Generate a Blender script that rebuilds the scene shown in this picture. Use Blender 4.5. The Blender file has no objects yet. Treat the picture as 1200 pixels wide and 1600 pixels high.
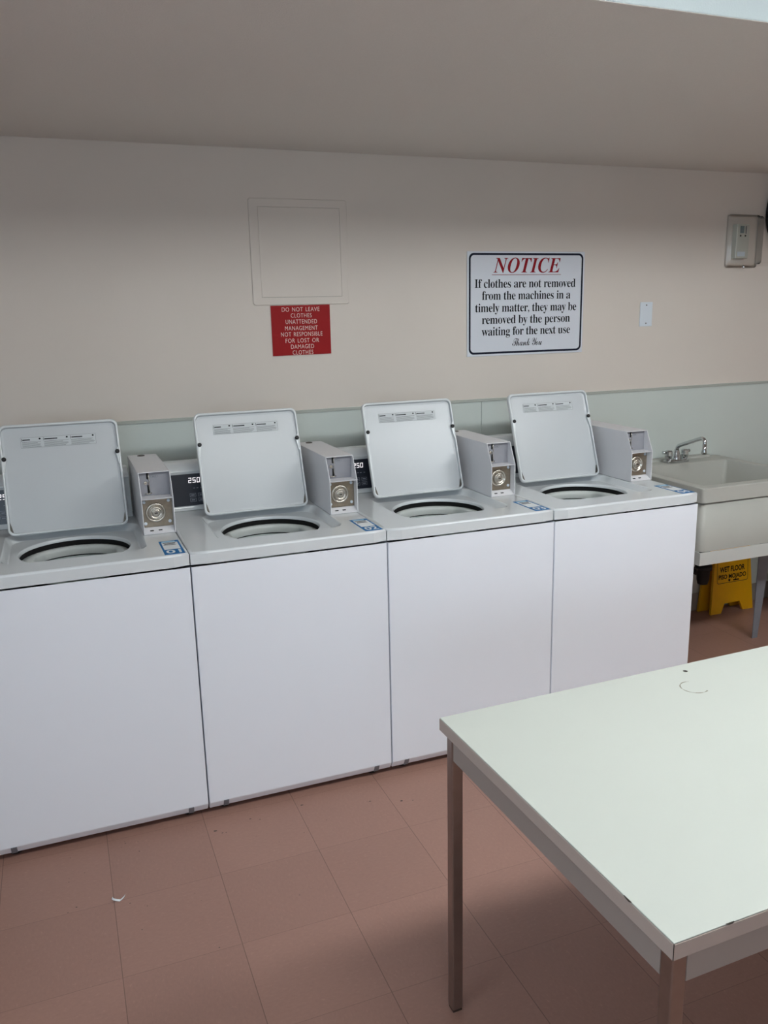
import bpy, bmesh, math, random
from mathutils import Vector, Matrix
C = bpy.context.scene
COL = C.collection
PI = math.pi

# ------------------------------------------------------------------ camera
CAM = (-0.3327, -2.5366, 1.6157)
YAW, PITCH, ROLL, FPX = 0.3680, 0.2319, -0.0224, 1308.08
fw = Vector((math.sin(YAW)*math.cos(PITCH), math.cos(YAW)*math.cos(PITCH), -math.sin(PITCH)))
r0 = Vector((math.cos(YAW), -math.sin(YAW), 0)); u0 = r0.cross(fw)
rt = math.cos(ROLL)*r0 + math.sin(ROLL)*u0
up = -math.sin(ROLL)*r0 + math.cos(ROLL)*u0
cd = bpy.data.cameras.new('camera'); cam = bpy.data.objects.new('camera', cd); COL.objects.link(cam)
M4 = Matrix((rt, up, -fw)).transposed().to_4x4(); M4.translation = Vector(CAM)
cam.matrix_world = M4
cd.sensor_fit = 'HORIZONTAL'; cd.sensor_width = 36.0; cd.lens = 36.0*FPX/1200.0
cd.clip_start = 0.05; cd.clip_end = 60
C.camera = cam

# ------------------------------------------------------------------ light and exposure
# ceiling fluorescents: x, y, length, emission strength, colour, label
LAMPS = [(.75, -1.6, 1.25, 19.0, (.955, 1.0, 1.0), 'long fluorescent ceiling light above the work table'),
         (2.30, -1.6, 1.25, 33.0, (.95, 1.0, 1.02), 'long fluorescent ceiling light nearest the utility sink'),
         (-.80, -1.6, 1.25, 4.0, (.92, 1.0, 1.04), 'long fluorescent ceiling light in front of washer 01')]
DAY_W = 44.0         # daylight through the window behind the camera
DAY_LEFT_W = 30.0    # daylight through the window in the left wall
DAY_COLOR = (0.72, 0.86, 1.0)
EXPOSURE = 0.0
w = bpy.data.worlds.new('world'); C.world = w; w.use_nodes = True
w.node_tree.nodes['Background'].inputs[0].default_value = (0.62, 0.75, 1.0, 1)
w.node_tree.nodes['Background'].inputs[1].default_value = 1.0
def daylight(w_, loc, rot):
    ld = bpy.data.lights.new('window_daylight', 'AREA'); ld.shape = 'RECTANGLE'; ld.size = 2.0; ld.size_y = 1.1
    ld.energy = w_; ld.color = DAY_COLOR
    lo = bpy.data.objects.new('window_daylight', ld); COL.objects.link(lo); lo.location = loc; lo.rotation_euler = rot
daylight(DAY_W, (-1.2, -5.25, 1.55), (PI/2, 0, 0))
daylight(DAY_LEFT_W, (-3.25, -2.6, 1.55), (PI/2, 0, -PI/2))
C.view_settings.view_transform = 'Standard'; C.view_settings.look = 'None'
C.view_settings.exposure = EXPOSURE; C.view_settings.gamma = 1.0
C.view_settings.use_curve_mapping = False

# ------------------------------------------------------------------ materials
def lin(c):
    return tuple(((x/255)/12.92 if x/255 <= .04045 else ((x/255+.055)/1.055)**2.4) for x in c)

def mat(name, rgb, rough=.5, metal=0.0, spec=.5, noise=0.0, scale=40.0, bump=0.0, coat=0.0):
    """principled material with a little procedural mottling"""
    m = bpy.data.materials.new(name); m.use_nodes = True
    nt = m.node_tree; b = nt.nodes['Principled BSDF']; col = lin(rgb)
    b.inputs['Roughness'].default_value = rough; b.inputs['Metallic'].default_value = metal
    b.inputs['Specular IOR Level'].default_value = spec
    b.inputs['Coat Weight'].default_value = coat
    b.inputs['Base Color'].default_value = (*col, 1)
    if noise or bump:
        tc = nt.nodes.new('ShaderNodeTexCoord'); nz = nt.nodes.new('ShaderNodeTexNoise')
        nz.inputs['Scale'].default_value = scale; nz.inputs['Detail'].default_value = 4
        nt.links.new(tc.outputs['Object'], nz.inputs['Vector'])
        if noise:
            rp = nt.nodes.new('ShaderNodeValToRGB')
            rp.color_ramp.elements[0].position = .3; rp.color_ramp.elements[1].position = .7
            rp.color_ramp.elements[0].color = (*[c*(1-noise) for c in col], 1)
            rp.color_ramp.elements[1].color = (*[min(1, c*(1+noise)) for c in col], 1)
            nt.links.new(nz.outputs['Fac'], rp.inputs['Fac']); nt.links.new(rp.outputs['Color'], b.inputs['Base Color'])
        if bump:
            bp = nt.nodes.new('ShaderNodeBump'); bp.inputs['Strength'].default_value = bump; bp.inputs['Distance'].default_value = .002
            nt.links.new(nz.outputs['Fac'], bp.inputs['Height']); nt.links.new(bp.outputs['Normal'], b.inputs['Normal'])
    return m

def emis(name, rgb, s):
    m = bpy.data.materials.new(name); m.use_nodes = True; b = m.node_tree.nodes['Principled BSDF']
    b.inputs['Base Color'].default_value = (.8, .8, .8, 1)
    b.inputs['Emission Color'].default_value = (*rgb, 1); b.inputs['Emission Strength'].default_value = s
    return m

def clear(name, tint, gloss=.12):
    m = bpy.data.materials.new(name); m.use_nodes = True; nt = m.node_tree; nt.nodes.remove(nt.nodes['Principled BSDF'])
    out = nt.nodes['Material Output']; t = nt.nodes.new('ShaderNodeBsdfTransparent'); t.inputs[0].default_value = (*tint, 1)
    g = nt.nodes.new('ShaderNodeBsdfGlossy'); g.inputs['Roughness'].default_value = .08
    mx = nt.nodes.new('ShaderNodeMixShader'); fr = nt.nodes.new('ShaderNodeFresnel'); fr.inputs['IOR'].default_value = 1.0+gloss*4
    nt.links.new(fr.outputs[0], mx.inputs[0]); nt.links.new(t.outputs[0], mx.inputs[1]); nt.links.new(g.outputs[0], mx.inputs[2])
    nt.links.new(mx.outputs[0], out.inputs['Surface'])
    return m

def floor_mat():
    m = bpy.data.materials.new('vinyl_tile_floor'); m.use_nodes = True; nt = m.node_tree; b = nt.nodes['Principled BSDF']
    N = nt.nodes.new; L = nt.links.new
    tc = N('ShaderNodeTexCoord'); mp = N('ShaderNodeMapping')
    T = .3048
    mp.inputs['Location'].default_value = (.3282/T+10, .3153/T+20, 0); mp.inputs['Scale'].default_value = (1/T, 1/T, 1)
    L(tc.outputs['Object'], mp.inputs['Vector'])
    sx = N('ShaderNodeSeparateXYZ'); L(mp.outputs[0], sx.inputs[0])
    def math_(op, a, bb=None):
        n = N('ShaderNodeMath'); n.operation = op
        for i, v in enumerate((a, bb)):
            if v is None: continue
            if isinstance(v, (int, float)): n.inputs[i].default_value = v
            else: L(v, n.inputs[i])
        return n.outputs[0]
    dx = math_('ABSOLUTE', math_('SUBTRACT', math_('FRACT', math_('ADD', sx.outputs[0], .5)), .5))
    dy = math_('ABSOLUTE', math_('SUBTRACT', math_('FRACT', math_('ADD', sx.outputs[1], .5)), .5))
    lx = math_('LESS_THAN', dx, .0035); ly = math_('MULTIPLY', math_('LESS_THAN', dy, .003), .55)
    line = math_('MAXIMUM', lx, ly)
    fx = math_('FLOOR', sx.outputs[0]); fy = math_('FLOOR', sx.outputs[1])
    wn = N('ShaderNodeTexWhiteNoise'); wn.noise_dimensions = '2D'
    cb = N('ShaderNodeCombineXYZ'); L(fx, cb.inputs[0]); L(fy, cb.inputs[1]); L(cb.outputs[0], wn.inputs['Vector'])
    # streaks: two stretched noises, chosen per tile
    def streak(sc):
        q = N('ShaderNodeMapping'); q.inputs['Scale'].default_value = sc; L(tc.outputs['Object'], q.inputs['Vector'])
        n = N('ShaderNodeTexNoise'); n.inputs['Scale'].default_value = 1; n.inputs['Detail'].default_value = 5; n.inputs['Roughness'].default_value = .7
        L(q.outputs[0], n.inputs['Vector']); return n.outputs['Fac']
    s1 = streak((130, 70, 1)); s2 = streak((70, 130, 1))
    pick = math_('GREATER_THAN', math_('FRACT', math_('MULTIPLY', math_('ADD', fx, fy), .5)), .25)
    mx = N('ShaderNodeMix'); L(pick, mx.inputs[0]); L(s1, mx.inputs[2]); L(s2, mx.inputs[3])
    rp = N('ShaderNodeValToRGB'); e = rp.color_ramp.elements
    base = lin(FLOOR_RGB)
    e[0].position = .28; e[0].color = (*[c*.90 for c in base], 1)
    e[1].position = .62; e[1].color = (*base, 1)
    x = rp.color_ramp.elements.new(.78); x.color = (*[min(1, c*1.32+.012) for c in base], 1)
    L(mx.outputs[0], rp.inputs['Fac'])
    # per-tile shade
    sh = math_('ADD', math_('MULTIPLY', wn.outputs['Value'], .08), .96)
    big = N('ShaderNodeTexNoise'); big.inputs['Scale'].default_value = 2.2; L(tc.outputs['Object'], big.inputs['Vector'])
    sh2 = math_('MULTIPLY', sh, math_('ADD', math_('MULTIPLY', big.outputs['Fac'], .2), .9))
    cm = N('ShaderNodeMix'); cm.data_type = 'RGBA'; cm.blend_type = 'MULTIPLY'; cm.inputs[0].default_value = 1
    cc = N('ShaderNodeCombineColor'); [L(sh2, cc.inputs[i]) for i in range(3)]
    L(rp.outputs[0], cm.inputs[6]); L(cc.outputs[0], cm.inputs[7])
    # grout
    gm = N('ShaderNodeMix'); gm.data_type = 'RGBA'; L(math_('MULTIPLY', line, .6), gm.inputs[0]); L(cm.outputs[2], gm.inputs[6])
    gm.inputs[7].default_value = (*[c*.25 for c in base], 1)
    L(gm.outputs[2], b.inputs['Base Color'])
    b.inputs['Roughness'].default_value = .42; b.inputs['Specular IOR Level'].default_value = .35
    return m

FLOOR_RGB = (156, 119, 106)
m_floor = floor_mat()
m_wall = mat('beige_wall_paint', (218, 209, 200), .75, spec=.2, noise=.012, scale=3, bump=.06)
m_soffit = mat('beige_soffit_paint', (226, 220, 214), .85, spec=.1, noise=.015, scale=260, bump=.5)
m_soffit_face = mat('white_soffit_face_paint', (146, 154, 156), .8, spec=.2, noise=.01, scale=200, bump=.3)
m_ceil = mat('white_ceiling_paint', (228, 228, 224), .9, spec=.1, bump=.3, scale=200)
m_wains = mat('pale_green_wainscot', (204, 211, 206), .45, spec=.35, noise=.02, scale=2.5)
m_cap = mat('wainscot_cap', (176, 180, 172), .5)
m_base = mat('vinyl_baseboard', (158, 150, 142), .6, noise=.04, scale=8)
m_enamel = mat('white_enamel', (238, 241, 248), .28, spec=.5, noise=.008, scale=2.2, coat=.15)
m_top = mat('white_top_enamel', (216, 220, 222), .16, spec=.5, noise=.008, scale=3, coat=.3)
m_lid = mat('lid_enamel', (190, 194, 197), .3, spec=.5, noise=.012, scale=5)
m_lidrim = mat('lid_rim_enamel', (214, 218, 219), .22, spec=.5)
m_box = mat('coin_box_paint', (220, 219, 222), .4, spec=.4, noise=.01, scale=20)
m_black = mat('black_rubber', (14, 15, 17), .55)
m_gap = mat('dark_gap', (12, 12, 13), .8)
m_screen = mat('dark_navy_panel', (36, 40, 52), .3, spec=.5)
m_digit = emis('lit_digits', (1.0, .93, .96), 1.0)
m_key = mat('grey_key_print', (138, 142, 152), .5)
m_plate = mat('brushed_steel_plate', (158, 146, 130), .34, metal=.85, noise=.08, scale=90)
m_lock = mat('nickel_lock', (196, 190, 180), .25, metal=.9)
m_lockdark = mat('dark_nickel', (92, 88, 82), .4, metal=.8)
m_slot = mat('grey_slot_plate', (146, 146, 152), .5, noise=.02, scale=60)
m_tub = mat('white_plastic_tub', (206, 211, 209), .4)
m_basket = mat('porcelain_basket', (178, 188, 186), .35, noise=.03, scale=30)
m_blue = mat('sticker_blue', (8, 104, 164), .5, spec=.2)
m_paper = mat('sticker_white', (226, 230, 232), .5, spec=.2)
m_lblue = mat('sticker_pale_blue', (150, 200, 224), .35)
m_print = mat('black_print', (16, 18, 24), .6, spec=.2)
m_gprint = mat('grey_print', (108, 112, 116), .5)
m_label = mat('label_grey', (196, 201, 203), .5)
m_navy = mat('navy_border', (14, 20, 40), .55, spec=.2)
m_signw = mat('sign_white', (216, 220, 228), .4, spec=.4)
m_nred = mat('notice_red', (140, 12, 28), .5, spec=.2)
m_red = mat('red_engraved_plastic', (150, 6, 13), .55, spec=.25, noise=.03, scale=6)
m_cream = mat('cream_lettering', (236, 214, 206), .5)
m_tabletop = mat('white_laminate', (193, 197, 190), .42, spec=.4, noise=.01, scale=3)
m_edge = mat('beige_edge_band', (188, 172, 162), .5, noise=.02, scale=30)
m_apron = mat('beige_painted_apron', (162, 150, 142), .5)
m_leg = mat('brushed_steel_leg', (156, 144, 138), .3, metal=.9, noise=.05, scale=40)
m_ring = mat('brown_stain', (128, 122, 108), .6)
m_dark = mat('dark_chip', (58, 52, 46), .7)
m_tubsink = mat('cream_plastic_basin', (182, 182, 175), .45, noise=.015, scale=5)
m_rail = mat('white_painted_rail', (206, 208, 204), .4)
m_galv = mat('grey_painted_steel', (132, 136, 144), .45, metal=.3, noise=.05, scale=30)
m_chrome = mat('chrome', (205, 208, 210), .12, metal=1.0)
m_chromed = mat('chrome_shadowed', (150, 152, 152), .2, metal=1.0)
m_yellow = mat('yellow_plastic', (236, 176, 16), .45, noise=.04, scale=12)
m_bin = mat('tan_plastic', (170, 138, 112), .5)
m_clearp = clear('clear_acrylic', (.975, .975, .97), .11)
m_stat = mat('ivory_plastic', (206, 206, 196), .5)
m_lcd = mat('lcd_teal', (128, 146, 148), .3)
m_white = mat('white_plate', (218, 226, 234), .4)
m_glass = clear('window_glass', (.95, .97, .97), .12)
m_frame = mat('white_window_frame', (225, 225, 222), .5)
m_housing = mat('light_housing', (230, 230, 228), .5)

# ------------------------------------------------------------------ mesh builder
class MB:
    def __init__(s):
        s.bm = bmesh.new(); s.mats = []
    def mi(s, m):
        if m not in s.mats: s.mats.append(m)
        return s.mats.index(m)
    def face(s, vs, m, smooth=False):
        try: f = s.bm.faces.new(vs)
        except ValueError: return None
        f.material_index = s.mi(m); f.smooth = smooth; return f
    def V(s, p): return s.bm.verts.new(p)
    def box(s, x0, x1, y0, y1, z0, z1, m):
        v = [s.V((x, y, z)) for z in (z0, z1) for y in (y0, y1) for x in (x0, x1)]
        for q in ((0, 2, 3, 1), (4, 5, 7, 6), (0, 1, 5, 4), (2, 6, 7, 3), (0, 4, 6, 2), (1, 3, 7, 5)): s.face([v[i] for i in q], m)
        return s
    def prism(s, pts, lo, hi, m, axis='x', cap=True, smooth=False):
        """polygon pts extruded along an axis; pts are the two other coordinates in x,y,z order"""
        def P(a, b, t): return {'x': (t, a, b), 'y': (a, t, b), 'z': (a, b, t)}[axis]
        A = [s.V(P(a, b, lo)) for a, b in pts]; B = [s.V(P(a, b, hi)) for a, b in pts]; n = len(pts)
        for i in range(n): s.face([A[i], A[(i+1) % n], B[(i+1) % n], B[i]], m, smooth)
        if cap: s.face(A[::-1], m); s.face(B, m)
        return s
    def ring(s, c, r, n, nrm=(0, 0, 1), a0=0, a1=2*PI):
        q = Vector(nrm).normalized().to_track_quat('Z', 'Y'); full = abs(a1-a0-2*PI) < 1e-6
        k = n if full else n+1
        return [s.V(Vector(c)+q @ Vector((r*math.cos(a0+(a1-a0)*i/n), r*math.sin(a0+(a1-a0)*i/n), 0))) for i in range(k)]
    def lathe(s, c, prof, m, n=32, nrm=(0, 0, 1), cap0=True, cap1=True, smooth=True):
        """prof: (radius, height along nrm)"""
        d = Vector(nrm).normalized(); R = [s.ring(Vector(c)+d*h, r, n, nrm) for r, h in prof]
        for a, b in zip(R, R[1:]):
            for i in range(n): s.face([a[i], a[(i+1) % n], b[(i+1) % n], b[i]], m, smooth)
        if cap0: s.face(R[0][::-1], m)
        if cap1: s.face(R[-1], m)
        return s
    def tube(s, pts, r, m, n=12, cap=True):
        pts = [Vector(p) for p in pts]; R = []
        rr = r if isinstance(r, (list, tuple)) else [r]*len(pts)
        for i, p in enumerate(pts):
            d = (pts[min(i+1, len(pts)-1)]-pts[max(i-1, 0)]).normalized()
            ref = Vector((1, 0, 0)) if abs(d.x) < .9 else Vector((0, 1, 0))
            a = d.cross(ref).normalized(); b = d.cross(a).normalized()
            R.append([s.V(p+rr[i]*(a*math.cos(2*PI*k/n)+b*math.sin(2*PI*k/n))) for k in range(n)])
        for a, b in zip(R, R[1:]):
            for i in range(n): s.face([a[i], a[(i+1) % n], b[(i+1) % n], b[i]], m, True)
        if cap: s.face(R[0], m); s.face(R[-1][::-1], m)
        return s
    def build(s, name, parent=None, bevel=0, seg=2, T=None, loc=None, ang=40):
        if T is not None: s.bm.transform(T)
        bmesh.ops.recalc_face_normals(s.bm, faces=s.bm.faces)
        me = bpy.data.meshes.new(name); s.bm.to_mesh(me); s.bm.free()
        for m in s.mats: me.materials.append(m)
        o = bpy.data.objects.new(name, me); COL.objects.link(o)
        if parent is not None: o.parent = parent
        if loc: o.location = loc
        if bevel:
            b = o.modifiers.new('edges', 'BEVEL'); b.width = bevel; b.segments = seg; b.limit_method = 'ANGLE'; b.angle_limit = math.radians(ang)
            b.harden_normals = True
            for p in me.polygons: p.use_smooth = True
        return o

def rrect(x0, x1, y0, y1, r, n=5):
    pts = []
    for cx, cy, a in ((x1-r, y0+r, -PI/2), (x1-r, y1-r, 0), (x0+r, y1-r, PI/2), (x0+r, y0+r, PI)):
        for i in range(n+1):
            t = a+PI/2*i/n; pts.append((cx+r*math.cos(t), cy+r*math.sin(t)))
    return pts

def tag(o, label=None, cat=None, group=None, kind=None):
    for k, v in (('label', label), ('category', cat), ('group', group), ('kind', kind)):
        if v: o[k] = v
    return o
def empty(name, loc=(0, 0, 0), rz=0):
    o = bpy.data.objects.new(name, None); COL.objects.link(o); o.location = loc; o.rotation_euler = (0, 0, rz)
    o.empty_display_size = .1
    return o
def struct(o): o['kind'] = 'structure'; return o
def copy_tree(o, parent=None):
    c = o.copy(); COL.objects.link(c); c.parent = parent
    for ch in list(o.children): copy_tree(ch, c)
    return c

# lettering: text laid out to a width and a cap height, returned as flat 2-D faces
def text_faces(txt, offset=0.0, spacing=1.0, word=1.0):
    cu = bpy.data.curves.new('lettering', 'FONT'); cu.body = txt; cu.offset = offset; cu.resolution_u = 4
    cu.space_character = spacing; cu.space_word = word
    o = bpy.data.objects.new('lettering', cu); COL.objects.link(o)
    dg = bpy.context.evaluated_depsgraph_get(); ev = o.evaluated_get(dg); me = ev.to_mesh()
    vs = [(v.co.x, v.co.y) for v in me.vertices]; fs = [tuple(p.vertices) for p in me.polygons]
    ev.to_mesh_clear(); bpy.data.objects.remove(o); bpy.data.curves.remove(cu)
    return vs, fs
def put_text(mb, txt, x0, x1, base, cap, m, place, capref='I', **kw):
    """place(u, v) -> 3-D point; text spans x0..x1 with its baseline at base and capitals cap tall"""
    vs, fs = text_faces(txt, **kw); rv, _ = text_faces(capref, **{k: v for k, v in kw.items() if k == 'offset'})
    h = max(v[1] for v in rv)-min(v[1] for v in rv); b0 = min(v[1] for v in rv)
    a = min(v[0] for v in vs); b = max(v[0] for v in vs)
    V = [mb.V(place(x0+(x-a)/(b-a)*(x1-x0), base+(y-b0)/h*cap)) for x, y in vs]
    for f in fs: mb.face([V[i] for i in f], m)
def serif(t, caps=0x1D400, low=0x1D41A):
    return ''.join(chr(caps+ord(c)-65) if 'A' <= c <= 'Z' else chr(low+ord(c)-97) if 'a' <= c <= 'z' else c for c in t)

# ------------------------------------------------------------------ the room
WY = .905; ZS = 2.256; YS = -.86; ZC = 2.47
X0, X1, Y0 = -3.0, 4.6, -5.0
struct(MB().box(X0, X1, Y0, WY, -.12, 0, m_floor).build('floor'))
struct(MB().box(X0, X1, WY, WY+.12, 0, ZC, m_wall).build('wall_back'))
wl = MB(); LY0, LY1, LZ0, LZ1 = -3.65, -1.55, .95, 2.15
wl.box(X0-.12, X0, Y0, LY0, 0, ZC, m_wall).box(X0-.12, X0, LY1, WY, 0, ZC, m_wall).box(X0-.12, X0, LY0, LY1, 0, LZ0, m_wall).box(X0-.12, X0, LY0, LY1, LZ1, ZC, m_wall)
struct(wl.build('wall_left'))
w2 = MB()
for a, b, c, d in ((LY0, LY1, LZ0, LZ0+.05), (LY0, LY1, LZ1-.05, LZ1), (LY0, LY0+.05, LZ0+.05, LZ1-.05), (LY1-.05, LY1, LZ0+.05, LZ1-.05), (-2.63, -2.57, LZ0+.05, LZ1-.05)):
    w2.box(X0-.1, X0-.03, a, b, c, d, m_frame)
win2 = struct(w2.build('window_2'))
MB().box(X0-.07, X0-.064, LY0+.05, LY1-.05, LZ0+.05, LZ1-.05, m_glass).build('pane', win2)
struct(MB().box(X1, X1+.12, Y0, WY, 0, ZC, m_wall).build('wall_right'))
fwl = MB(); WX0, WX1, WZ0, WZ1 = -2.3, -.1, .95, 2.1
fwl.box(X0, WX0, Y0-.12, Y0, 0, ZC, m_wall).box(WX1, X1, Y0-.12, Y0, 0, ZC, m_wall)
fwl.box(WX0, WX1, Y0-.12, Y0, 0, WZ0, m_wall).box(WX0, WX1, Y0-.12, Y0, WZ1, ZC, m_wall)
struct(fwl.build('wall_front'))
wf = MB()
for a, b, c, d in ((WX0, WX1, WZ0, WZ0+.05), (WX0, WX1, WZ1-.05, WZ1), (WX0, WX0+.05, WZ0+.05, WZ1-.05), (WX1-.05, WX1, WZ0+.05, WZ1-.05), (-1.23, -1.17, WZ0+.05, WZ1-.05)):
    wf.box(a, b, Y0-.1, Y0-.03, c, d, m_frame)
win = struct(wf.build('window_1'))
MB().box(WX0+.05, WX1-.05, Y0-.07, Y0-.064, WZ0+.05, WZ1-.05, m_glass).build('pane', win)
struct(MB().box(X0, X1, Y0, YS, ZC, ZC+.1, m_ceil).build('ceiling'))
so = MB()
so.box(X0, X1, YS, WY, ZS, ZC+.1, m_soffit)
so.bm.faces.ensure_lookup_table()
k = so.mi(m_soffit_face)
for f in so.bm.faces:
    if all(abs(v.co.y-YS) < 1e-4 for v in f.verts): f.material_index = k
struct(so.build('trim_1', bevel=.004))
# wainscot: two sheets with a joint, and its thin cap
wz = 1.228
wa = MB(); wa.box(X0, 1.483, WY-.006, WY, .1, wz, m_wains).box(1.4855, X1, WY-.006, WY, .1, wz, m_wains)
wa.box(X0, X1, WY-.011, WY-.0062, wz-.012, wz, m_cap)
struct(wa.build('trim_2'))
struct(MB().box(X0, X1, WY-.012, WY-.0062, 0, .1, m_base).build('baseboard_back', bevel=.003))

# ------------------------------------------------------------------ washing machines
PW = .6559; ZT = .9115

def make_washer():
    root = empty('washing_machine')
    # body, open at the top under the lid opening
    cb = MB(); prof = [(0, .866), (0, .047), (.014, .021), (.69, .021), (.69, .866)]
    x0, x1 = .002, PW-.002
    A = [cb.V((x0, a, b)) for a, b in prof]; B = [cb.V((x1, a, b)) for a, b in prof]
    for i in range(4): cb.face([A[i], A[i+1], B[i+1], B[i]], m_enamel)
    cb.face(A, m_enamel); cb.face(B[::-1], m_enamel)
    cb.build('cabinet', root, bevel=.0035, ang=20)
    for cx in (.058, PW-.058):
        MB().prism([(-.0015, .047), (.0125, .0195), (.016, .0195), (.016, .047)], cx-.009, cx+.009, m_galv).build('panel_clip', root, bevel=.001)
    for cx in (.06, PW-.06):
        for cy in (.06, .63): MB().lathe((cx, cy, 0), [(.022, 0), (.022, .008), (.01, .009), (.01, .0205)], m_black, 16).build('levelling_foot', root)
    # top panel with a sunken well and a round opening
    tp = MB(); n = 64
    wx0, wx1, wy0, wy1, rz = .112, .545, .108, .505, .887; hc = (.33, .305); hr = .172
    def sqr(xa, xb, ya, yb, r):           # rounded rectangle resampled at n directions from the opening's centre
        out = []
        for i in range(n):
            t = 2*PI*(i+.5)/n; dx, dy = math.cos(t), math.sin(t)
            lo, hi = 0, 2.0
            for _ in range(40):
                mid = (lo+hi)/2; px, py = hc[0]+dx*mid, hc[1]+dy*mid
                qx = max(xa+r-px, px-(xb-r), 0); qy = max(ya+r-py, py-(yb-r), 0)
                ins = xa <= px <= xb and ya <= py <= yb and (math.hypot(qx, qy) <= r or qx == 0 or qy == 0)
                lo, hi = (mid, hi) if ins else (lo, mid)
            out.append((hc[0]+dx*lo, hc[1]+dy*lo))
        return out
    xa, xb, ya, yb = .001, PW-.001, 0, .70
    loops = []
    def loop(pts, z): loops.append([tp.V((x, y, z)) for x, y in pts])
    def inset(d): return sqr(xa+d, xb-d, ya+d, yb-d, .012)
    loop(inset(.0), .8715); loop(inset(.0), ZT-.007); loop(inset(.002), ZT-.002); loop(inset(.007), ZT)
    loop(sqr(wx0, wx1, wy0, wy1, .05), ZT); loop(sqr(wx0+.004, wx1-.004, wy0+.004, wy1-.004, .05), ZT-.003)
    loop(sqr(wx0+.014, wx1-.014, wy0+.012, wy1-.01, .05), rz+.003); loop(sqr(wx0+.02, wx1-.02, wy0+.016, wy1-.014, .05), rz)
    circ = lambda r: [(hc[0]+r*math.cos(2*PI*(i+.5)/n), hc[1]+r*math.sin(2*PI*(i+.5)/n)) for i in range(n)]
    loop(circ(hr+.004), rz); loop(circ(hr), rz-.003); loop(circ(hr), rz-.012)
    for q_, (a, b) in enumerate(zip(loops, loops[1:])):
        for i in range(n): tp.face([a[i], a[(i+1) % n], b[(i+1) % n], b[i]], m_top, q_ not in (0, 3, 7))
    tp.build('top_panel', root)
    # what shows through the opening
    MB().lathe((*hc, 0), [(hr+.006, .8745), (hr+.012, .848)], m_gap, 48, cap0=False, cap1=False).build('rubber_seal', root)
    tr = MB(); R = []
    for rr, z in ((hr+.012, .848), (hr+.002, .857), (hr-.008, .855), (hr-.013, .844), (hr-.010, .826)):
        row = []
        for i in range(48):
            t = 2*PI*i/48; c = math.cos(t)
            bulge = max(0, (abs(c)-.8)/.2)**.8*.030 if rr < hr else 0
            row.append(tr.V((hc[0]+(rr-bulge)*c, hc[1]+(rr-bulge*.3)*math.sin(t), z+(.006*bulge/.030))))
        R.append(row)
    for a, b in zip(R, R[1:]):
        for i in range(48): tr.face([a[i], a[(i+1) % 48], b[(i+1) % 48], b[i]], m_tub, True)
    tr.build('tub_ring', root)
    MB().lathe((*hc, 0), [(hr+.012, .828), (hr+.012, .812)], m_gap, 48, cap0=False, cap1=False).build('tub_gap', root)
    MB().lathe((*hc, 0), [(hr+.012, .816), (hr-.004, .821), (hr-.008, .814), (hr-.004, .78), (hr+.012, .74), (hr+.02, .6), (hr+.01, .5), (.06, .47), (.05, .5)], m_basket, 48, cap0=False).build('basket', root)
    # lid standing open, hinged behind the opening
    L = .380; tilt = math.atan2(.127, .357)
    T = Matrix.Translation((.1255, .455, .9165)) @ Matrix.Rotation(-tilt, 4, 'X')   # local: x along, z up the lid, -y to the viewer
    W = .389
    lid = MB(); out = rrect(0, W, 0, L, .022); ins = rrect(.009, W-.009, .009, L-.011, .018)
    def lv(pts, y): return [lid.V((x, y, z)) for x, z in pts]
    back = lv(rrect(.004, W-.004, .004, L-.004, .02), .016); edge = lv(out, .008); front = lv(out, -.004); rim = lv(rrect(.002, W-.002, .002, L-.002, .021), -.007)
    rin = lv(rrect(.007, W-.007, .007, L-.009, .018), -.007); flo = lv(ins, .0025); flo2 = lv(rrect(.016, W-.016, .016, L-.018, .014), .0035)
    seq = [back, edge, front, rim, rin, flo, flo2]; n2 = len(out)
    for i, (a, b) in enumerate(zip(seq, seq[1:])):
        for j in range(n2): lid.face([a[j], a[(j+1) % n2], b[(j+1) % n2], b[j]], m_lidrim if i < 4 else m_lid, i < 4)
    lid.face(back[::-1], m_lid); lid.face(flo2, m_lid)
    lido = lid.build('lid', root, T=T)
    for sx in (0, 1):
        zc = L*.69; X = .0105 if sx == 0 else W-.0105; sg = 1 if sx == 0 else -1
        MB().prism([(X-sg*.009, zc+.012), (X-sg*.004, zc+.02), (X+sg*.003, zc+.007), (X+sg*.005, zc-.008), (X-sg*.001, zc-.045), (X-sg*.009, zc-.05)], -.0065, .002, m_lidrim, axis='y').build('bumper_mount', lido, bevel=.0015, T=T)
        MB().lathe((X, -.004, zc), [(.0075, 0), (.0075, .006), (.005, .009)], m_black, 20, nrm=(0, -1, 0)).build('rubber_bumper', lido, T=T)
        MB().prism([(X-sg*.002, .012), (X+sg*.007, .012), (X-sg*.001, .045)], -.005, .001, m_lockdark, axis='y').build('hinge_spring', lido, T=T)
    lb = MB(); a, b, c, d = .068, .312, L-.082, L-.046
    lb.box(a, b, .0026, .0033, c, d, m_label)
    rnd = random.Random(3); y = .0024
    def bar(x0_, x1_, z0_, z1_, m): lb.face([lb.V((x0_, y, z0_)), lb.V((x1_, y, z0_)), lb.V((x1_, y, z1_)), lb.V((x0_, y, z1_))], m)
    for x0_, x1_, z0_, z1_ in ((a, b, d-.0007, d), (a, b, c, c+.0007), (a, a+.0007, c, d), (b-.0007, b, c, d)): bar(x0_, x1_, z0_, z1_, m_gprint)
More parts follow.
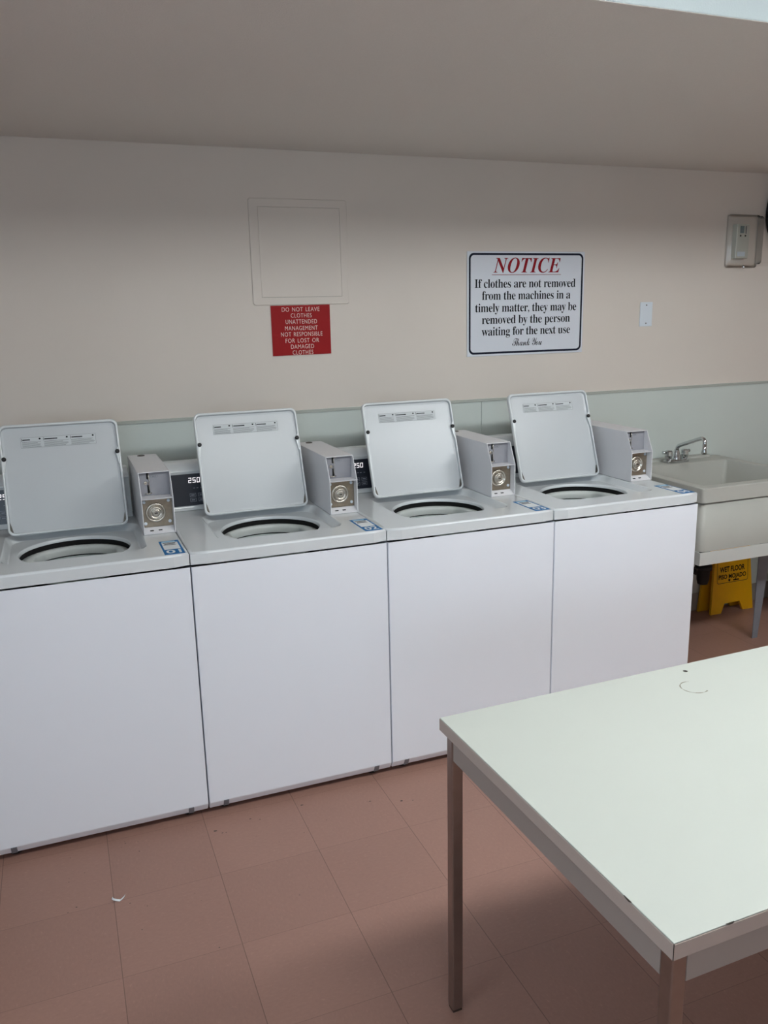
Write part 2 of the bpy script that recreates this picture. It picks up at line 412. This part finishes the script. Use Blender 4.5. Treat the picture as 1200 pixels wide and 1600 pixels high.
    for kk, (p0, p1, hd) in enumerate(((a, .138, .024), (.138, .226, .042), (.226, b, .036))):
        bar(p0+.003, p0+.0045, d-.013, d-.003, m_print); bar(p0+.006, p0+.006+hd, d-.010, d-.0065, m_print)
        q = 8
        vs = [lb.V((p1-.009+.0035*math.cos(2*PI*i/q), y, d-.006+.003*math.sin(2*PI*i/q))) for i in range(q)]; lb.face(vs, m_print)
        for r_ in range(6):
            zz = d-.0155-r_*.0034; e = p1-.004-rnd.random()*(.022 if r_ in (1, 5) else .006)
            bar(p0+.004, e, zz-.0011, zz, m_gprint)
    lb.build('warning_label', lido, T=T)
    # control console at the back
    cx0, cx1 = .003, .541
    co = MB().prism([(.592, ZT+.0006), (.597, .922), (.600, .928), (.6245, 1.051), (.622, 1.056), (.626, 1.066), (.640, 1.084), (.66, 1.09), (.70, 1.09), (.70, ZT+.0006)], cx0, cx1, m_top)
    coo = co.build('control_console', root, bevel=.003)
    face = lambda x, t, d_=0.0: Vector((x, .600+(.6245-.600)*t-d_, .928+(1.051-.928)*t))
    dp = MB(); f0 = [face(.022, .02, .0035), face(.52, .02, .0035), face(.52, .965, .0035), face(.022, .965, .0035)]; f1 = [p+Vector((0, .0045, 0)) for p in f0]
    F0 = [dp.V(p) for p in f0]; F1 = [dp.V(p) for p in f1]
    dp.face(F0, m_screen); dp.face(F1[::-1], m_screen)
    for i in range(4): dp.face([F0[i], F1[i], F1[(i+1) % 4], F0[(i+1) % 4]], m_screen)
    dp.build('display_panel', coo)
    SEG = {'2': 'abged', '5': 'afgcd', '0': 'abcdef'}
    dg = MB()
    def seg(x, y0_, wd, ht, s_):
        t = .0022
        q = {'a': (0, ht-t, wd, ht), 'd': (0, 0, wd, t), 'g': (0, ht/2-t/2, wd, ht/2+t/2), 'f': (0, ht/2, t, ht), 'e': (0, 0, t, ht/2), 'b': (wd-t, ht/2, wd, ht), 'c': (wd-t, 0, wd, ht/2)}[s_]
        ps = [(x+q[0], y0_+q[1]), (x+q[2], y0_+q[1]), (x+q[2], y0_+q[3]), (x+q[0], y0_+q[3])]
        dg.face([dg.V(face(px+(pz-y0_)*.08, (pz-.928)/.123, .0039)) for px, pz in ps], m_digit)
    for i, ch in enumerate('250'):
        for s_ in SEG[ch]: seg(.096+i*.0157, 1.014, .0112, .0185, s_)
    dg.build('digit_readout', coo)
    for rx, rz_ in ((.097, .962), (.128, .962), (.097, .944), (.128, .944)):
        kb = MB()
        for q in ((0, 0, .023, .0014), (0, .0116, .023, .013), (0, .0014, .0014, .0116), (.0216, .0014, .023, .0116), (.005, .0045, .018, .0085)):
            ps = [(q[0], q[1]), (q[2], q[1]), (q[2], q[3]), (q[0], q[3])]
            kb.face([kb.V(face(rx+u_, (rz_+v_-.928)/.123, .0039)) for u_, v_ in ps], m_key)
        kb.build('key', coo)
    lk = MB()
    for u_ in (.112, .124, .139): lk.face([lk.V(face(u_+a_, (.993+b_-.928)/.123, .0039)) for a_, b_ in ((0, 0), (.007, 0), (.007, .002), (0, .002))], m_key)
    lk.build('indicator_row', coo)
    return root, coo

def make_coin_box():
    """coin meter housing: open-fronted painted steel box with a coin slot above a lock"""
    x0, x1 = .549, .6545; z0, z1 = ZT+.0008, 1.118; th = .003
    side = [(.285, z0), (.285, 1.034), (.327, z1), (.725, z1), (.725, z0)]
    bx = MB()
    bx.prism(side, x0, x0+th, m_box).prism(side, x1-th, x1, m_box)
    bx.box(x0+th, x1-th, .327, .725, z1-th, z1, m_box); bx.box(x0+th, x1-th, .725-th, .725, z0, z1-th, m_box)
    bx.box(x0+th, x1-th, .285, .725-th, z0, z0+th, m_box)
    bx.prism([(.287, 1.0305), (.345, 1.0305), (.345, 1.034), (.285, 1.034)], x0+th, x1-th, m_box)
    # sloped sill in front of the lock plate
    bx.prism([(.287, z0+th), (.318, z0+th), (.318, .931)], x0+th, x1-th, m_box)
    o = bx.build('coin_box', None, bevel=.0012)
    for sx in (.022, .05): MB().prism([(x0+sx, .298), (x0+sx+.012, .298), (x0+sx+.012, .303), (x0+sx, .303)], .9185, .9235, m_gap, axis='z').build('sill_hole', o)
    MB().box(x0+th+.0005, x1-th-.0005, .318, .321, .931, 1.030, m_plate).build('lock_plate', o, bevel=.0008)
    lc = ((x0+x1)/2-.006, .318, .980)
    MB().lathe(lc, [(.0335, 0), (.0335, .004), (.031, .007), (.027, .007), (.025, .003), (.0235, .003)], m_lock, 40, nrm=(0, -1, 0)).build('lock_bezel', o)
    lk = MB().lathe(lc, [(.0215, .0032), (.0215, .011), (.019, .0135), (.0175, .0135), (.016, .010), (.011, .010), (.011, .0125), (.0095, .0135)], m_lock, 36, nrm=(0, -1, 0))
    lk.box(lc[0]-.005, lc[0]+.005, lc[1]-.0141, lc[1]-.0132, lc[2]-.0016, lc[2]+.0016, m_gap)
    lk.build('lock_cylinder', o)
    for sx, sz in ((x0+.011, .944), (x1-.014, .946), (x0+.011, 1.018), (x1-.014, 1.018)):
        MB().lathe((sx, .318, sz), [(.0056, 0), (.0056, .0015), (.0035, .004)], m_white, 14, nrm=(0, -1, 0)).build('screw', o)
    MB().box(x0+th+.0005, x1-th-.0005, .342, .344, 1.0345, 1.1145, m_slot).build('slot_plate', o)
    cs = MB(); sx = x0+.030
    cs.prism([(sx-.002, 1.114), (sx-.002, 1.094), (sx+.001, 1.090), (sx+.004, 1.092), (sx+.004, 1.114)], .3405, .3419, m_gap, axis='y')
    cs.prism([(sx-.001, 1.071), (sx+.005, 1.071), (sx+.005, 1.044), (sx-.001, 1.044)], .3405, .3419, m_gap, axis='y')
    cs.build('coin_slot', o)
    sg = MB(); sg.tube([(sx+.0052, .340, 1.114), (sx+.0052, .340, 1.094), (sx+.008, .339, 1.087), (sx+.004, .339, 1.080), (sx+.005, .340, 1.072), (sx+.006, .340, 1.046)], .0013, m_lock, 8)
    sg.tube([(sx-.01, .339, 1.043), (sx, .336, 1.0415), (sx+.012, .339, 1.044)], .0022, m_lock, 8)
    sg.build('coin_guide', o)
    MB().lathe((sx-.006, .342, 1.079), [(.0062, 0), (.0062, .003), (.0045, .005), (.0025, .0035)], m_lock, 20, nrm=(0, -1, 0)).build('return_button', o)
    pb = MB(); ex, ez = x0+.054, 1.1
    pts = [(ex+.012*math.cos(2*PI*i/24), ez+.0055*math.sin(2*PI*i/24)) for i in range(24)]; pin = [(ex+.0112*math.cos(2*PI*i/24), ez+.0048*math.sin(2*PI*i/24)) for i in range(24)]
    A = [pb.V((a, .3417, b)) for a, b in pts]; B = [pb.V((a, .3417, b)) for a, b in pin]
    for i in range(24): pb.face([A[i], A[(i+1) % 24], B[(i+1) % 24], B[i]], m_gprint)
    for i in range(3): pb.box(ex-.006+i*.0042, ex-.003+i*.0042, .3412, .3418, ez-.0016, ez+.0016, m_gprint)
    pb.build('oval_emblem', o)
    MB().lathe((.596, .695, z1-.001), [(.0135, 0), (.0135, .0025), (.011, .0035), (.009, .002)], m_lockdark, 24).build('top_lock', o)
    return o

BX = [.0, .0, .0, .012]
def make_sticker(num, root):
    sx0, sx1, sy0, sy1 = .583, .645, .012, .180; z = ZT
    st = MB()
    st.box(sx0, sx1, sy0, sy1, z+.0001, z+.0006, m_blue)
    def q(a, b, c, d, m, zz): st.face([st.V((a, c, zz)), st.V((b, c, zz)), st.V((b, d, zz)), st.V((a, d, zz))], m)
    q(sx0+.006, sx1-.006, sy0+.058, sy1-.022, m_paper, z+.0008)
    q(sx0+.008, sx1-.012, sy1-.019, sy1-.006, m_lblue, z+.0008)
    for i, (l, r) in enumerate(((.010, .050), (.013, .046), (.010, .048))): q(sx0+l, sx0+r, sy1-.034-i*.011, sy1-.028-i*.011, m_navy, z+.0010)
    so_ = st.build('number_sticker', root)
    nb = MB(); put_text(nb, num, sx0+.008, sx1-.008, sy0+.010, .040, m_paper, lambda u_, v_: (u_, v_, z+.0010), capref='0', offset=.02)
    nb.build('number', so_)

labels = ['white top-loading washer numbered 01, farthest from the utility sink',
          'white top-loading washer numbered 02, between washers 01 and 03',
          'white top-loading washer numbered 03, partly behind the table corner',
          'white top-loading washer numbered 04, next to the utility sink']
proto, _ = make_washer(); cbx = make_coin_box(); cbx.parent = proto
roots = [proto]+[copy_tree(proto) for _ in range(3)]
for k, (r, lab) in enumerate(zip(roots, labels)):
    r.location = ((k-1)*PW, 0, 0)
    tag(r, lab, 'washing machine', 'coin-operated top-loading washers in a row')
    make_sticker('0%d' % (k+1), r)
bpy.context.view_layer.update()

# ------------------------------------------------------------------ folding table
def make_table():
    t = empty('work_table', (.378, -1.002, 0), math.radians(1.1))
    tag(t, 'white laminate work table with square steel legs in front of the washers', 'table')
    D, Lx = .744, 1.85        # local: x to the right, y towards the viewer is negative
    top = MB(); top.box(0, Lx, -D, 0, .7205, .7475, m_edge); top.box(.0008, Lx-.0008, -D+.0008, -.0008, .7475, .750, m_tabletop)
    top.build('tabletop', t, bevel=.0012)
    for n_, (a, b, c, d) in {'near': (.040, Lx-.040, -D+.014, -D+.030), 'far': (.040, Lx-.040, -.030, -.014)}.items():
        MB().box(a, b, c, d, .661, .7203, m_apron).build('apron', t, bevel=.001)
    for a, b in ((.014, .030), (Lx-.030, Lx-.014)): MB().box(a, b, -D+.040, -.040, .661, .7203, m_apron).build('apron', t, bevel=.001)
    for lx in (.012, Lx-.039):
        for ly in (-.039, -D+.012):
            lg = MB().box(lx, lx+.027, ly, ly+.027, .006, .7203, m_leg).build('leg', t, bevel=.0035, seg=3)
            MB().box(lx+.002, lx+.025, ly+.002, ly+.025, 0, .006, m_lockdark).build('foot_cap', lg)
    rs = MB(); c = (.607, -.115); R = .031
    pts = [(c[0]+R*math.cos(a)*1.0, c[1]+R*math.sin(a)) for a in [math.radians(70+i*11) for i in range(22)]]
    for i in range(len(pts)-1):
        a, b = pts[i], pts[i+1]; wdt = .0011*(.5+abs(math.sin(i*.7)))
        va = Vector((a[0]-c[0], a[1]-c[1])).normalized()*wdt; vb = Vector((b[0]-c[0], b[1]-c[1])).normalized()*wdt
        rs.face([rs.V((a[0]-va.x, a[1]-va.y, .7502)), rs.V((a[0]+va.x, a[1]+va.y, .7502)), rs.V((b[0]+vb.x, b[1]+vb.y, .7502)), rs.V((b[0]-vb.x, b[1]-vb.y, .7502))], m_ring)
    rs.build('ring_stain', t)
    MB().lathe((.652, -.036, .7501), [(.006, 0), (.004, .0006)], m_dark, 8).build('scuff_mark', t)
    ch = MB().prism([(-.652, .7502), (-.646, .7478), (-.642, .7482), (-.634, .7502)], -.0005, .0012, m_dark); ch.build('edge_chip', t)
    ch = MB().prism([(.094, .7502), (.1, .7484), (.106, .7482), (.110, .7502)], -D-.0005, -D+.0012, m_dark, axis='y'); ch.build('edge_chip', t)
    MB().box(-.0004, .0008, -D-.0004, -D+.0004, .722, .7492, m_dark).build('corner_seam', t)
make_table()

# ------------------------------------------------------------------ utility sink with faucet
def make_sink():
    t = empty('utility_sink', (2.53, .56, 0)); t_loc = Vector((2.53, .56, 0))
    tag(t, 'cream plastic utility sink on a white rail with grey tapered legs', 'sink')
    T = Matrix.Translation(-t_loc)
    xa, xb, ya, yb = 2.20, 2.865, .231, .890; ix0, ix1, iy0, iy1 = 2.250, 2.812, .285, .757
    b = MB()
    def lp(x0, x1, y0, y1, z, r): return [b.V((x, y, z)) for x, y in rrect(x0, x1, y0, y1, r, 3)]
    seq = [lp(xa+.025, xb-.025, ya+.025, yb-.02, .567, .03), lp(xa+.010, xb-.010, ya+.011, yb-.006, .795, .02), lp(xa+.010, xb-.010, ya+.011, yb-.006, .7955, .02), lp(xa, xb, ya, yb, .795, .016), lp(xa, xb, ya, yb, .857, .016),
           lp(xa+.003, xb-.003, ya+.003, yb-.003, .860, .015), lp(ix0-.004, ix1+.004, iy0-.004, iy1+.004, .860, .012), lp(ix0, ix1, iy0, iy1, .856, .012), lp(ix0+.035, ix1-.035, iy0+.03, iy1-.03, .585, .04)]
    n = len(seq[0])
    for a, c in zip(seq, seq[1:]):
        for i in range(n): b.face([a[i], a[(i+1) % n], c[(i+1) % n], c[i]], m_tubsink)
    b.face(seq[0][::-1], m_tubsink); b.face(seq[-1], m_tubsink)
    # raised strip along the back of the ledge
    b.box(xa+.004, ix1-.02, .850, yb-.004, .859, .872, m_tubsink)
    b.build('basin', t, T=T, bevel=.003)
    r = MB()
    r.box(xa+.02, xb-.02, ya+.018, ya+.024, .508, .5665, m_rail); r.box(xa+.02, xb-.02, yb-.03, yb-.024, .508, .5665, m_rail)
    r.box(xa+.02, xa+.026, ya+.024, yb-.03, .508, .5665, m_rail); r.box(xb-.026, xb-.02, ya+.024, yb-.03, .508, .5665, m_rail)
    ro = r.build('stand_rail', t, T=T, bevel=.001)
    MB().lathe((2.785, ya+.018, .532), [(.004, 0), (.004, .002), (.002, .003)], m_dark, 12, nrm=(0, -1, 0)).build('bolt', ro, T=T)
    for lx, sg, ys in ((2.778, 1, (.46,)), (2.287, -1, (.46, .56))):
        for y0 in ys:
            lg = MB()
            lg.prism([(lx, 0), (lx+sg*.032, 0), (lx+sg*.082, .563), (lx, .563)], y0, y0+.004, m_galv, axis='y')
            e0, e1 = lx+sg*.032, lx+sg*.082        # flange running back along the slanted outer edge
            q = [lg.V(p) for p in ((e0-sg*.004, y0+.004, 0), (e0, y0+.004, 0), (e0, y0+.028, 0), (e0-sg*.004, y0+.028, 0), (e1-sg*.004, y0+.004, .563), (e1, y0+.004, .563), (e1, y0+.06, .563), (e1-sg*.004, y0+.06, .563))]
            for f in ((0, 1, 2, 3), (4, 5, 6, 7), (0, 1, 5, 4), (1, 2, 6, 5), (2, 3, 7, 6), (3, 0, 4, 7)): lg.face([q[i] for i in f], m_galv)
            lg.build('leg', t, T=T)
    d = MB(); d.lathe((2.522, .55, 0), [(.012, .292), (.024, .297), (.030, .32), (.032, .368), (.040, .370), (.040, .392), (.026, .394), (.026, .566)], m_black, 24)
    d.tube([(2.522, .57, .345), (2.522, .72, .35), (2.522, .888, .36)], .018, m_black)
    d.build('drain_trap', t, T=T)
    # faucet
    fx = 2.537; fy = .805; fz = .860
    f = MB(); f.prism(rrect(fx-.072, fx+.072, fy-.024, fy+.024, .023, 8), fz, fz+.012, m_chrome, axis='z'); f.prism(rrect(fx-.06, fx+.06, fy-.018, fy+.018, .017, 8), fz+.012, fz+.018, m_chrome, axis='z')
    f.lathe((fx, fy, fz+.012), [(.021, 0), (.019, .02), (.014, .034), (.0115, .05)], m_chrome, 24, cap1=False)
    fo = f.build('faucet', t, T=T, bevel=.002)
    pts = [(fx, fy, fz+.045), (fx, fy, fz+.066), (fx, fy-.004, fz+.076), (fx, fy-.012, fz+.084), (fx, fy-.03, fz+.092), (fx, .645, fz+.139), (fx, .632, fz+.141), (fx, .622, fz+.138), (fx, .616, fz+.130), (fx, .614, fz+.120), (fx, .614, fz+.086)]
    sp = MB().tube(pts, .0095, m_chrome, 16); sp.build('spout', fo, T=T)
    MB().lathe((fx, .614, fz+.066), [(.0105, 0), (.0125, .004), (.0125, .016), (.0098, .024), (.0098, .05)], m_chrome, 20).build('aerator', fo, T=T)
    for s_ in (-1, 1):
        h = MB(); hx = fx+s_*.05
        h.lathe((hx, fy, fz+.016), [(.013, 0), (.017, .008), (.019, .022), (.018, .042), (.013, .047)], m_chrome, 14, smooth=False)
        h.tube([(hx, fy, fz+.045), (hx+s_*.018, fy+.004, fz+.051), (hx+s_*.032, fy+.006, fz+.053)], [.007, .0065, .0085], m_chrome)
        h.build('tap_handle', fo, T=T)
make_sink()

# wet floor sign folded against the wall under the sink
def make_wet_sign():
    base = Vector((2.97, .80, 0)); t = empty('wet_floor_sign', base, math.radians(0))
    tag(t, 'yellow wet floor caution sign standing under the utility sink', 'sign')
    Hh = .62
    def leaf(y0, y1, x0, x1, name, par, thick=.014):
        lb = MB(); xc = (x0+x1)/2; hw = (x1-x0)/2
        pts = [(-hw, 0), (-hw*.52, 0), (-hw*.36, .052), (hw*.36, .052), (hw*.52, 0), (hw, 0), (hw*.66, Hh), (-hw*.66, Hh)]
        def P(x, z, d): return (xc+x, y0+(y1-y0)*z/Hh+d-.80, z)
        xs = [lb.V(P(x+(0), z, 0)) for x, z in pts]; ys = [lb.V(P(x, z, thick)) for x, z in pts]
        # front face in convex pieces
        for idx in ((0, 1, 2, 7), (2, 3, 6, 7), (3, 4, 5, 6)):
            lb.face([xs[i] for i in idx], m_yellow); lb.face([ys[i] for i in idx][::-1], m_yellow)
        for i in range(8): lb.face([xs[i], ys[i], ys[(i+1) % 8], xs[(i+1) % 8]], m_yellow)
        return lb.build(name, par), P
    fo, P = leaf(.800, .845, -.145, .145, 'front_leaf', t)
    leaf(.872, .862, -.165, .125, 'back_leaf', t)
    # raised panel outline and lettering on the front leaf
    bd = MB(); o_ = rrect(-.106, .106, .165, .45, .012, 4); i_ = rrect(-.103, .103, .168, .447, .010, 4)
    A = [bd.V(Vector(P(x, z, -.0005))) for x, z in o_]; B = [bd.V(Vector(P(x, z, -.0005))) for x, z in i_]; n = len(A)
    for i in range(n): bd.face([A[i], A[(i+1) % n], B[(i+1) % n], B[i]], m_dark)
    bd.build('panel_outline', fo)
    tx = MB(); pl = lambda u_, v_: Vector(P(u_, v_, -.0008))
    put_text(tx, 'WET FLOOR', -.088, .082, .226, .030, m_print, pl, offset=.03)
    put_text(tx, 'PISO MOJADO', -.096, .092, .188, .025, m_print, pl, offset=.03)
    tx.build('lettering', fo)
    lg = MB()
    for a, b, c, d in ((-.026, -.018, .171, .182), (-.030, -.016, .176, .184), (.004, .044, .173, .180)): lg.face([lg.V(pl(a, c)), lg.V(pl(b, c)), lg.V(pl(b, d)), lg.V(pl(a, d))], m_print)
    lg.build('maker_mark', fo)
    gr = MB(); 
    for a, b, c, d in ((-.035, .035, .50, .505),): gr.face([gr.V(pl(a, c)), gr.V(pl(b, c)), gr.V(pl(b, d)), gr.V(pl(a, d))], m_dark)
    gr.build('handle_slot', fo)
make_wet_sign()

# tan bin beyond the sink
tb = empty('waste_bin', (3.34, .56, 0)); tag(tb, 'tan round waste bin standing beyond the utility sink', 'bin')
MB().lathe((0, 0, 0), [(.205, 0), (.212, .03), (.218, .40), (.222, .78), (.205, .78), (.19, .06)], m_bin, 40, cap1=True).build('body', tb)
MB().lathe((0, 0, 0), [(.2225, .765), (.230, .768), (.230, .80), (.224, .806), (.206, .806), (.206, .7805)], m_black, 40, cap0=False, cap1=False).build('rim', tb)

# ------------------------------------------------------------------ things on the wall
yw = WY-.0005
def panel():
    t = empty('access_panel', (.64, yw, 1.867)); tag(t, 'square wall access panel painted beige like the wall', 'access panel')
    f = MB(); T = Matrix.Translation((-.64, -yw, -1.867))
    o_ = rrect(.447, .858, 1.661, 2.074, .012, 4); i_ = rrect(.484, .826, 1.692, 2.042, .001, 4); n = len(o_)
    A = [f.V((x, yw, z)) for x, z in o_]; B = [f.V((x, yw-.0045, z)) for x, z in rrect(.449, .856, 1.663, 2.072, .011, 4)]; Cc = [f.V((x, yw-.0045, z)) for x, z in i_]; D = [f.V((x, yw, z)) for x, z in i_]
    for a, b in ((A, B), (B, Cc), (Cc, D)):
        for i in range(n): f.face([a[i], a[(i+1) % n], b[(i+1) % n], b[i]], m_wall)
    f.face(A[::-1], m_gap)
    f.build('frame', t, T=T)
    MB().box(.4845, .8252, yw-.0048, yw-.001, 1.6927, 2.0413, m_wall).build('door', t, T=T, bevel=.001)
panel()

def red_sign():
    t = empty('red_notice_sign', (.645, yw, 1.558)); tag(t, 'small red sign with white capitals below the access panel', 'sign')
    T = Matrix.Translation((-.645, -yw, -1.558))
    MB().prism([(.518, 1.457), (.770, 1.459), (.770, 1.6605), (.518, 1.659)], yw-.003, yw, m_red, axis='y').build('backing', t, T=T)
    L = MB(); pl = lambda u_, v_: (u_, yw-.0034, v_)
    for txt, a, b, z, h in (('DO NOT LEAVE', .564, .725, 1.635, .0165), ('CLOTHES', .601, .690, 1.6105, .0165), ('UNATTENDED', .578, .712, 1.5855, .0165), ('MANAGEMENT', .574, .714, 1.5595, .0165), ('NOT RESPONSIBLE', .556, .734, 1.535, .0165), ('FOR LOST OR', .574, .718, 1.509, .0165), ('DAMAGED', .596, .695, 1.4845, .0165), ('CLOTHES', .602, .691, 1.4605, .0165)):
        put_text(L, txt, a, b, z, h, m_cream, pl, offset=-.008, spacing=1.12, word=1.35)
    L.build('lettering', t, T=T)
red_sign()

def notice():
    t = empty('notice_sign', (1.716, yw, 1.648)); tag(t, 'large white sign headed NOTICE in red with navy border', 'sign')
    T = Matrix.Translation((-1.716, -yw, -1.648))
    MB().box(1.411, 2.021, yw-.004, yw, 1.420, 1.877, m_signw).build('backing', t, T=T, bevel=.001)
    b = MB(); o_ = rrect(1.419, 2.013, 1.429, 1.870, .024, 6); i_ = rrect(1.428, 2.004, 1.438, 1.861, .017, 6); n = len(o_)
    A = [b.V((x, yw-.0044, z)) for x, z in o_]; B = [b.V((x, yw-.0044, z)) for x, z in i_]
    for i in range(n): b.face([A[i], A[(i+1) % n], B[(i+1) % n], B[i]], m_navy)
    b.build('border', t, T=T)
    pl = lambda u_, v_: (u_, yw-.0044, v_)
    h = MB(); put_text(h, serif('NOTICE', 0x1D468), 1.541, 1.890, 1.786, .063, m_nred, pl, capref=serif('I', 0x1D468))
    h.face([h.V(pl(a, c)) for a, c in ((1.534, 1.7755), (1.893, 1.7755), (1.893, 1.7775), (1.534, 1.7775))], m_nred)
    h.build('heading', t, T=T)
    L = MB()
    for txt, a, c, z in (('If clothes are not removed', 1.448, 1.974, 1.7205), ('from the machines in a', 1.485, 1.948, 1.6685), ('timely matter, they may be', 1.451, 1.982, 1.615), ('removed by the person', 1.485, 1.949, 1.563), ('waiting for the next use', 1.484, 1.951, 1.511)):
        put_text(L, serif(txt), a, c, z, .037, m_print, pl, capref=serif('I'), offset=-.002, spacing=.94, word=1.05)
    L.build('lettering', t, T=T)
    S = MB(); put_text(S, serif('Thank You', 0x1D4D0, 0x1D4EA), 1.642, 1.799, 1.461, .034, m_print, pl, capref=serif('T', 0x1D4D0), offset=-.002, spacing=.9)
    S.build('closing_line', t, T=T)
notice()

bp_ = empty('blank_wall_plate', (2.384, yw, 1.588)); tag(bp_, 'blank white wall plate with two screws', 'wall plate')
MB().box(-.036, .036, -.005, 0, -.0575, .0575, m_white).build('plate', bp_, bevel=.002)
for z in (.043, -.043): MB().lathe((0, -.005, z), [(.0035, 0), (.003, .001)], m_lockdark, 12, nrm=(0, -1, 0)).build('screw', bp_)

def thermostat():
    t = empty('thermostat', (2.93, yw, 1.93)); tag(t, 'ivory thermostat inside a clear locking cover', 'thermostat')
    MB().box(-.045, .035, -.034, 0, -.082, .082, m_stat).build('body', t, bevel=.004)
    MB().box(-.026, -.002, -.0355, -.0342, .038, .072, m_lcd).build('screen', t)
    MB().box(.008, .013, -.0355, -.0342, .036, .072, m_gprint).build('side_label', t)
    for x in (-.022, .008): MB().lathe((x, -.034, .026), [(.0045, 0), (.004, .002)], m_dark, 12, nrm=(0, -1, 0)).build('button', t)
    MB().box(-.036, .012, -.0365, -.0342, -.072, -.050, m_white).build('lower_label', t)
    g = empty('thermostat_cover', (2.965, yw, 1.932)); tag(g, 'clear acrylic locking cover over the thermostat', 'cover')
    cv = MB(); o_ = rrect(-.115, .080, -.126, .126, .012, 4); i_ = rrect(-.103, .073, -.112, .116, .016, 4)
    A = [cv.V((x, 0, z)) for x, z in o_]; B = [cv.V((x, -.012, z)) for x, z in o_]; B2 = [cv.V((x, -.014, z)) for x, z in i_]; D = [cv.V((x, -.050, z)) for x, z in i_]; E_ = [cv.V((x, -.055, z)) for x, z in rrect(-.098, .068, -.107, .111, .014, 4)]
    n = len(A)
    for a, b in ((A, B), (B, B2), (B2, D), (D, E_)):
        for i in range(n): cv.face([a[i], a[(i+1) % n], b[(i+1) % n], b[i]], m_clearp, True)
    cv.face(E_, m_clearp); cv.build('shell', g)
    MB().lathe((-.03, -.035, -.118), [(.006, 0), (.006, .012), (.004, .014)], m_chrome, 14, nrm=(0, -.4, -1)).build('lock', g)
thermostat()

ck = empty('wall_clock', (3.283, yw, 2.07)); tag(ck, 'black round wall clock just beyond the clear thermostat cover', 'wall clock')
MB().lathe((0, 0, 0), [(.185, 0), (.20, .01), (.20, .05), (.19, .062), (.178, .058), (.176, .03)], m_black, 64, nrm=(0, -1, 0), cap1=False).build('rim', ck)
MB().lathe((0, -.03, 0), [(.176, 0), (.176, .002)], m_paper, 48, nrm=(0, -1, 0)).build('dial', ck)
for a, l, wd in ((.9, .10, .006), (2.6, .14, .004)):
    MB().box(-wd, wd, -.036, -.034, -.02, l, m_black).build('hand', ck, T=Matrix.Rotation(a, 4, 'Y'))

# ------------------------------------------------------------------ small things on the floor
sc = MB(); pts = [(0.018*math.cos(a), .012*math.sin(a), .0015+.006*abs(math.sin(a*1.3))) for a in [2.6+i*.45 for i in range(9)]]
for i in range(8):
    a, b = Vector(pts[i]), Vector(pts[i+1]); k = Vector((.002, .004, .002))
    v = [sc.V(a), sc.V(b), sc.V(b+k), sc.V(a+k)]; sc.face(v, m_paper)
    v2 = [sc.V(a-Vector((0, 0, .0012))), sc.V(b-Vector((0, 0, .0012))), sc.V(b+k-Vector((0, 0, .0012))), sc.V(a+k-Vector((0, 0, .0012)))]; sc.face(v2[::-1], m_paper)
tag(sc.build('paper_scrap', loc=(-.316, -.308, 0)), 'tiny white curled scrap lying on the brown floor tiles', 'paper scrap')

dm = MB(); rnd = random.Random(11)
spots = [(.0, -.09, .006), (.02, -.11, .004), (.12, -.07, .004), (.62, -.17, .005), (.52, -.13, .004), (.72, -.35, .004), (.30, -.06, .005)]
for _ in range(40): spots.append((rnd.uniform(-.6, 1.1), -abs(rnd.gauss(0, .22))-.03, rnd.uniform(.0012, .0028)))
for x, y, r in spots:
    a0 = rnd.random()*6; vs = [dm.V((x+r*rnd.uniform(.6, 1.2)*math.cos(a0+2*PI*i/7), y+r*rnd.uniform(.3, .9)*math.sin(a0+2*PI*i/7), .0006)) for i in range(7)]; dm.face(vs, m_dark)
tag(dm.build('floor_grit'), 'dark grit specks scattered on the tiles along the washers', 'grit', kind='stuff')

# ------------------------------------------------------------------ ceiling light behind the edge of the soffit
def ceiling_light(x, y, L, power, color, label):
    t = empty('ceiling_light', (x, y, ZC)); tag(t, label, 'ceiling light', 'fluorescent ceiling lights')
    m_diff = emis('lit_diffuser', color, power)
    MB().box(-L/2, L/2, -.06, .06, -.03, -.0005, m_housing).build('housing', t, bevel=.002)
    prof = [(-.115, -.03), (-.115, -.07), (-.10, -.09), (-.07, -.10), (.07, -.10), (.10, -.09), (.115, -.07), (.115, -.03)]
    MB().prism(prof, -L/2+.01, L/2-.01, m_diff).build('diffuser', t)
    for s_ in (-1, 1): MB().prism([(a*1.04, b*1.03) for a, b in prof], s_*L/2-.01, s_*L/2+.01, m_housing).build('end_cap', t)
for args in LAMPS: ceiling_light(*args)
